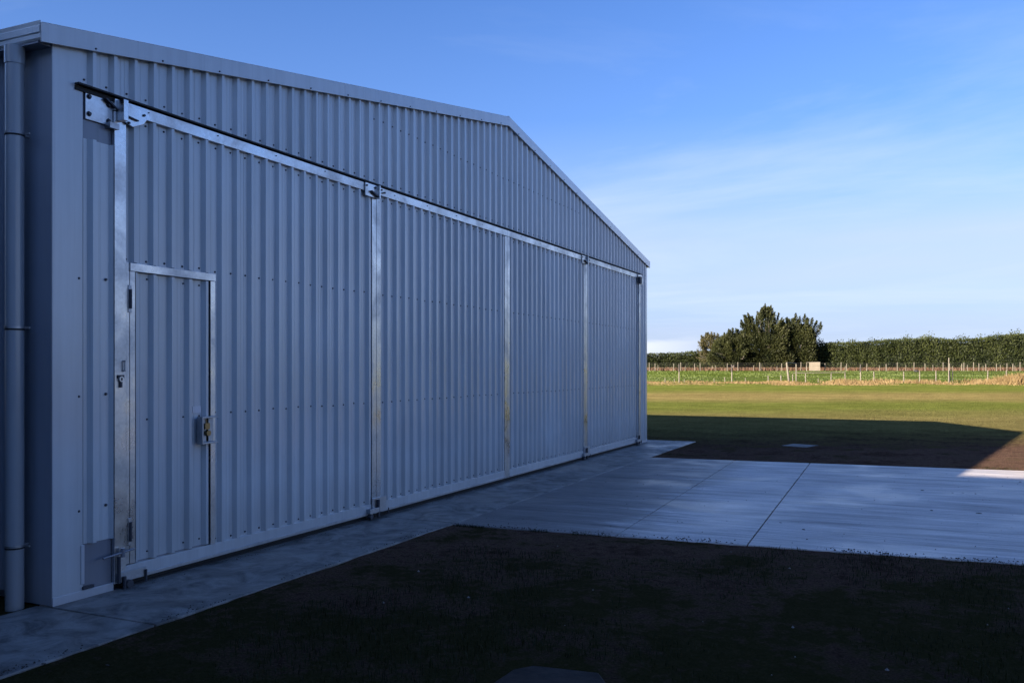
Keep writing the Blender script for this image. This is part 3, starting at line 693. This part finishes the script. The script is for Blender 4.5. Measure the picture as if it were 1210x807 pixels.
def tree(name, label, cat, px, d, tips, blobs, m, lsize, trunk_r, group=None, origins=None, per=120, jit=.38, rad=.42):
    t = thing(name, label, cat, fp(near_x(px, d), d), 0, group)
    base = np.array(fp(near_x(px, d), d)); Ps = []; Ds = []
    tb = MB(); mid = base+np.array([0, 0, (max(q[2] for q in tips)-base[2])*.30])
    limb(tb, [base-np.array([0, 0, .3]), base+(mid-base)*.5+np.array([.1, .05, 0]), mid], trunk_r, trunk_r*.7)
    rel(tb.build('trunk', BARK, t), t)
    lm = MB()
    for i, tip in enumerate(tips):
        v = tip-mid; st = mid+v*rng.uniform(.0, .08); k1 = mid+v*.5+rng.normal(0, .35, 3)+np.array([0, 0, -.25]); 
        if i % 2 == 0: limb(lm, [st, k1, tip-v*.06], trunk_r*.32, .03)
        L_ = rng.uniform(1.6, 3.0); b0 = tip-(v/np.linalg.norm(v)*.75+np.array([0, 0, .35]))*L_
        P, D = plume(b0, tip, int(per*3.0), rad*.85); Ps.append(P); Ds.append(D)
    for c, r_, n in blobs:
        P, D = blob(c, r_, int(n*3.2)); Ps.append(P); Ds.append(D+np.array([0, 0, .5]))
    rel(lm.build('limb', BARK, t), t)
    P = np.concatenate(Ps); D = np.concatenate(Ds); P[:, 2] = np.maximum(P[:, 2], base[2]+.05)
    V, F = leaves(P, D, lsize*.62, .20, jit); rel(soup('crown', m, V, F, t), t)
    return t
def envelope(outline, d, n, dep, inset=.0):          # tips spread through the volume under an outline of (px,py)
    xs_ = np.array([q[0] for q in outline]); ys_ = np.array([q[1] for q in outline]); out = []
    for i in range(n):
        x = rng.uniform(xs_[0], xs_[-1]); top = np.interp(x, xs_, ys_)
        f = rng.uniform(0, 1)**1.5; y = top+f*(432-top)*.62; dd = d+rng.uniform(-1, 1)*dep*math.sqrt(max(.05, 1-(1-f)**2*.6))
        out.append(P3(x, y, dd))
    for x, y in outline[1:-1]: out.append(P3(x, y, d+rng.uniform(-.6, .6)*dep*.5))
    return out
TD = 160
# lit olive tree at the left of the group
tips = envelope([(823, 415), (825, 404), (829, 397), (834, 393.5), (841, 392.5), (848, 394.5), (854, 399), (858, 408)], TD+4, 26, 1.6)
tree('olive_tree', 'small round-headed olive-brown tree at the left end of the tree clump', 'tree', 842, TD+4, tips, [(P3(840, 404, TD+4), (1.9, 1.6, 1.3), 700), (P3(850, 412, TD+4), (1.6, 1.6, 1.7), 500)], OLIVE_M, .42, .22, per=60, rad=.45, jit=.9)
# low cypress
tips = envelope([(840, 420), (847, 404), (856, 394), (861, 390), (866, 388.5), (872, 390), (878, 395), (886, 405)], TD-1, 40, 2.2)
tree('cypress_tree', 'low dark cypress left of the tallest tree with sprays reaching left', 'tree', 866, TD-1, tips, [(P3(863, 414, TD), (3.4, 2.2, 2.9), 3600), (P3(878, 412, TD), (2.8, 2.0, 3.2), 2600), (P3(852, 424, TD), (2.6, 1.8, 1.7), 1500)], CYP_M, .50, .30, per=80)
# tallest cypress: open top with spiky sprays
tips = envelope([(872, 398), (876, 379), (879, 373), (884, 371), (889, 374.5), (895, 369), (900, 365), (904, 360), (907, 364), (911, 362), (915, 370), (920, 371), (926, 378), (932, 392)], TD, 66, 2.6)
tree('cypress_tree', 'tallest cypress of the clump with an open spiky top', 'tree', 903, TD, tips, [(P3(900, 414, TD), (4.4, 2.6, 3.4), 4600), (P3(888, 400, TD), (2.2, 1.6, 2.2), 800), (P3(908, 396, TD), (2.2, 1.5, 2.2), 700), (P3(915, 423, TD), (3.6, 2.0, 2.0), 1800)], CYP_M, .50, .42, per=72, rad=.36)
# right cypress leaning right
tips = envelope([(918, 392), (923, 380), (930, 376), (936, 377), (940, 371.5), (945, 375), (951, 372.5), (955, 378), (960, 376.5), (965, 380), (970, 381.5), (971, 385), (964, 398), (961, 412)], TD+1, 60, 2.4)
tree('cypress_tree', 'broad dark cypress at the right end of the clump leaning right', 'tree', 943, TD+1, tips, [(P3(943, 410, TD+1), (3.3, 2.4, 3.8), 4200), (P3(950, 396, TD+1), (2.0, 1.7, 2.0), 1100), (P3(932, 396, TD+1), (1.8, 1.5, 2.0), 1200), (P3(922, 394, TD), (1.6, 1.4, 1.9), 900), (P3(920, 410, TD), (2.0, 1.8, 2.6), 1500), (P3(946, 426, TD+1), (2.8, 2.0, 1.8), 1400)], CYP_M, .50, .38, per=78, rad=.4)
# hedges: a trimmed face of small leaves over a dark inner body
def hedge(name, label, prof_pts, d, thick, step_n, spiky, wob=.25):
    t = thing(name, label, 'hedge', fp(near_x(prof_pts[0][0], d), d))
    xs_ = np.array([q[0] for q in prof_pts], float); zs = np.array([CAM_H-(q[1]+1.5-434)*K*d for q in prof_pts])
    r0, r1 = near_x(xs_[0], d), near_x(xs_[-1], d); rs = near_x(xs_, d)
    def top(r): return np.interp(r, rs, zs)
    mb = MB(); n = int((r1-r0)/.6)+1; vs = []
    for i in range(n+1):
        r = r0+(r1-r0)*i/n; zt2 = top(r)-.30-abs(noise.noise(Vector((r*.9, 0, 5))))*.7; a = fp(r, d+.7); b_ = fp(r, d+thick-.6)
        vs += [(a.x, a.y, a.z-.1), (a.x, a.y, zt2), (b_.x, b_.y, zt2), (b_.x, b_.y, b_.z-.1)]
    fs = [(4*i+k, 4*i+4+k, 4*i+5+k, 4*i+1+k) for i in range(n) for k in range(3)]+[(0, 1, 2, 3), (4*n+3, 4*n+2, 4*n+1, 4*n)]
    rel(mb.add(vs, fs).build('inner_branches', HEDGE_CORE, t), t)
    N_ = step_n; r = rng.uniform(r0, r1, N_); zt_ = top(r); f = rng.uniform(0, 1, N_); face = rng.uniform(0, 1, N_) < .74
    lump = .45*np.sin(r*1.1)+.35*np.sin(r*2.7+1)+.3*np.sin(r*.43+2)
    z = np.where(face, 1.0+f*(zt_-1.0), zt_+rng.uniform(-.5, .12, N_)+spiky*np.abs(rng.normal(0, 1, N_))*np.clip(np.sin(r*1.9)+np.sin(r*3.1+.7), 0, 2)*.35)
    dd = np.where(face, d+rng.uniform(-.25, .55, N_)+lump*wob+.2*np.sin(z*2+r), d+rng.uniform(0, thick, N_))
    P = np.stack([r*RGT[0]+dd*FWD[0], r*RGT[1]+dd*FWD[1], z], 1)
    D = np.where(face[:, None], np.array([-FWD[0]*.6, -FWD[1]*.6, .8])[None], np.array([0, 0, 1.0])[None]).repeat(1, 0)
    V, F = leaves(P, D, .28, .26, .55); rel(soup('foliage', HEDGE_M, V, F, t), t); return t
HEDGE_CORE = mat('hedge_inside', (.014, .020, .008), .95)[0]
hedge('hedge', 'low clipped dark hedge running left from the tree clump behind the hangar', [(600, 417), (765, 417.5), (800, 416.5), (822, 415), (850, 414), (900, 414), (975, 413)], 168, 4, 30000, .25)
hp_ = [(958, 406), (975, 405), (1010, 404), (1040, 403), (1052, 401), (1066, 401.5), (1075, 400), (1090, 400), (1098, 397.5), (1106, 398), (1112, 401), (1125, 400.5), (1140, 401), (1150, 399.5), (1160, 400), (1170, 399), (1178, 397), (1190, 395.5), (1204, 394.5), (1215, 394), (1300, 393), (1400, 390), (1700, 386), (2300, 380)]
hedge('hedge', 'tall rough-topped dark hedge running right from the tree clump along the field', hp_, 161.5, 4, 150000, .8, .22)

# dry grass along the near fence, rougher clump at the right; dead bracken along the far fence
def tufts(name, label, cat, r, d, h, m, w=.05, lean=.25):
    n = len(r); P = np.stack([r*RGT[0]+d*FWD[0], r*RGT[1]+d*FWD[1], zt(d)-.03], 1)
    a = rng.uniform(0, 2*math.pi, n); side = np.stack([np.cos(a), np.sin(a), np.zeros(n)], 1)*w*rng.uniform(.6, 1.4, n)[:, None]
    tip = P + np.stack([rng.normal(0, lean, n)*h, rng.normal(0, lean, n)*h, h], 1)
    V = np.stack([P-side, P+side, tip], 1).reshape(-1, 3); F = np.arange(3*n).reshape(n, 3)
    o = soup(name, m, V, F, kind='stuff'); o['label'] = label; o['category'] = cat; return o
def clumpy(n, r0, r1, d0, d1, sc, th):
    r = rng.uniform(r0, r1, n); d = rng.uniform(d0, d1, n)
    k = np.array([noise.noise(Vector((a*sc, b_*sc*.6, 1.7)))+.3*noise.noise(Vector((a*sc*4, b_*sc*3, 4))) for a, b_ in zip(r, d)]); ok = k > th + rng.normal(0, .08, n); return r[ok], d[ok], k[ok]
r, d, k = clumpy(60000, -8, 110, 75, 90, .3, -.06)
edge = np.clip((d-73)/8, .2, 1)*np.clip((r-8)/22, .42, 1)
tufts('dry_grass', 'long dry straw-coloured grass along the foot of the near fence', 'grass', r, d, (.12+.38*np.clip(k+.3, 0, 1))*edge*rng.uniform(.5, 1.3, len(r)), DRY, .045)
n = 4500; r = rng.normal(47.2, 1.9, n); d = rng.normal(81, 1.5, n); hh = np.clip(1.25-.05*(r-48.5)**2, .3, 1.4)*rng.uniform(.3, 1, n)
tufts('dry_grass_heap', 'tall heap of dry rank grass beside the near fence at the right edge', 'grass', r, d, hh, DRY, .05, .35)
BRACK = foliage('dead_bracken', (.075, .040, .024), (.13, .075, .045), .6)
n = 20000; r = rng.uniform(5, 150, n); d = rng.uniform(153, 159.5, n)
tufts('dead_bracken', 'reddish brown dead growth between far fence and hedge', 'undergrowth', r, d, rng.uniform(.2, .75, n), BRACK, .09, .3)
PADG = foliage('paddock_grass', (.070, .098, .021), (.086, .112, .026), .25)
r, d, k = clumpy(26000, 4, 100, 91, 149, .16, -.05)
tufts('paddock_grass', 'green tussocky pasture between the two fences', 'grass', r, d, rng.uniform(.06, .22, len(r)), PADG, .07, .3)

# sparse young grass in the shaded soil close by
n = 150000; r = rng.uniform(-6, 8, n); d = 3.2+rng.uniform(0, 1, n)**1.0*11
x = r*RGT[0]+d*FWD[0]; y = r*RGT[1]+d*FWD[1]
free = ~(((x > X0-.5) & (x < -4.27)) | ((x > -4.5) & (y > yn(x)-.02) & (y < yf(x)+.02)) | (x < X0) | ((x > -2.03) & (x < -1.36) & (y > 3.5) & (y < 4.58)))
x, y = x[free], y[free]
k = np.array([noise.noise(Vector((a*.55, b_*.55, 9)))+.5*noise.noise(Vector((a*2.1, b_*2.1, 2))) for a, b_ in zip(x, y)])
bias = np.clip((x+3.2)*.10, -.25, .30)-np.clip((y-6.8)*.12, 0, .5)
ok = k+bias+rng.normal(0, .10, len(k)) > .16; x, y, k = x[ok], y[ok], k[ok]; n = len(x)
a = rng.uniform(0, 2*math.pi, n); h = rng.uniform(.008, .034, n)*(1+np.clip(k, 0, 1)); w = rng.uniform(.0012, .0028, n)
P = np.stack([x, y, np.full(n, -.030)], 1); sd = np.stack([np.cos(a)*w, np.sin(a)*w, np.zeros(n)], 1); ln = rng.normal(0, .35, (n, 2))*h[:, None]
md = P+np.stack([ln[:, 0]*.35, ln[:, 1]*.35, h*.6+.018], 1); tp = P+np.stack([ln[:, 0], ln[:, 1], h+.018], 1)
V = np.stack([P-sd, P+sd, md+sd*.8, md-sd*.8, tp], 1).reshape(-1, 3); i5 = np.arange(n)[:, None]*5
F = np.concatenate([i5+np.array([[0, 1, 2]]), i5+np.array([[0, 2, 3]]), i5+np.array([[3, 2, 4]])])
o = soup('young_grass', BLADE, V, F, kind='stuff'); o['label'] = 'sparse young grass coming up through dark soil in the foreground'; o['category'] = 'grass'

# weeds along the pad edge and pale stones in the soil
n = 900; x = -4.25+rng.beta(1.1, 3, n)*3.2; y = yn(x)-.015-np.abs(rng.normal(0, .03, n)); k = np.array([noise.noise(Vector((a*2.3, 4, 1))) for a in x]); ok = k > .05; x, y = x[ok], y[ok]; n = len(x)
hh = rng.uniform(.01, .045, n); a = rng.uniform(0, 6.28, n); P = np.stack([x, y, np.full(n, -.03)], 1); sd = np.stack([np.cos(a), np.sin(a), np.zeros(n)], 1)*.003
V = np.stack([P-sd, P+sd, P+np.stack([rng.normal(0, .4, n)*hh, rng.normal(0, .4, n)*hh, hh+.02], 1)], 1).reshape(-1, 3)
o = soup('edge_weeds', BLADE, V, np.arange(3*n).reshape(n, 3), kind='stuff'); o['label'] = 'low weeds along the near edge of the concrete pad'; o['category'] = 'weeds'
mb = MB(); random.seed(11)
for i in range(45):
    x = random.uniform(-3.9, 3.2); y = random.uniform(3.0, 7.8)
    if x < -1.3 and y < 4.6: continue
    q = random.choice((.004, .006, .006, .011)); vs = [(x+math.cos(t)*q*random.uniform(.7, 1.4), y+math.sin(t)*q*random.uniform(.7, 1.3), -.012) for t in [j*1.2566 for j in range(5)]]
    mb.add(vs+[(x, y, -.012+q*1.1)], [(j, (j+1) % 5, 5) for j in range(5)])
STONE = mat('pale_stone', (.22, .20, .18), .85)[0]
o = mb.build('small_stones', STONE, None, kind='stuff'); o['label'] = 'scattered small pale stones in the dark foreground soil'; o['category'] = 'stones'

LAWN_M = foliage('lawn_grass', (.07, .085, .020), (.17, .155, .050), .6)
n = 90000; r = rng.uniform(-8, 34, n); d = 19.5+rng.uniform(0, 1, n)**1.3*32
x = r*RGT[0]+d*FWD[0]; y = r*RGT[1]+d*FWD[1]
kk = np.array([noise.noise(Vector((a*.35, b_*.35, 12))) for a, b_ in zip(x, y)])
ok = (y > 19.3+.6*rng.normal(0, 1, n)) & ~((x < X0+.6) & (y < 19.5)) & (kk+rng.normal(0, .25, n) > -.1); 
tufts('lawn_tufts', 'short uneven grass standing up from the mown strip beyond the pad', 'grass', r[ok], d[ok], rng.uniform(.015, .055, ok.sum()), LAWN_M, .014, .5)

# crumbs of soil lying over the slab edges and against the door foot
mb = MB(); random.seed(5)
def crumb(x, y, q):
    a0 = random.random()*6; vs = [(x+math.cos(a0+j*1.2566)*q*random.uniform(.6, 1.5), y+math.sin(a0+j*1.2566)*q*random.uniform(.6, 1.5), -.004) for j in range(5)]
    mb.add(vs+[(x, y, q*.6)], [(j, (j+1) % 5, 5) for j in range(5)])
for i in range(1100):
    y = random.uniform(2.6, 7.95); k_ = noise.noise(Vector((y*1.7, 3, 8)))
    if k_+random.gauss(0, .12) > .08: crumb(-4.315-random.expovariate(28), y, random.choice((.003, .004, .006, .010)))
for i in range(1400):
    x = random.uniform(-4.2, 3.6); k_ = noise.noise(Vector((x*1.3, 7, 2)))
    if k_+random.gauss(0, .12) > .06: crumb(x, yn(x)+.012+random.expovariate(22), random.choice((.003, .004, .007, .010)))
for i in range(500):
    crumb(X0+.04+abs(random.gauss(0, .05)), random.uniform(4.6, 18), random.choice((.003, .005, .008)))
for i in range(260):
    crumb(random.uniform(-4.2, 3.5), random.uniform(8.2, 15), random.choice((.003, .004, .007)))
o = mb.build('soil_crumbs', CLOD, None, kind='stuff'); o['label'] = 'soil crumbs scattered along the edges of the concrete'; o['category'] = 'soil crumbs'
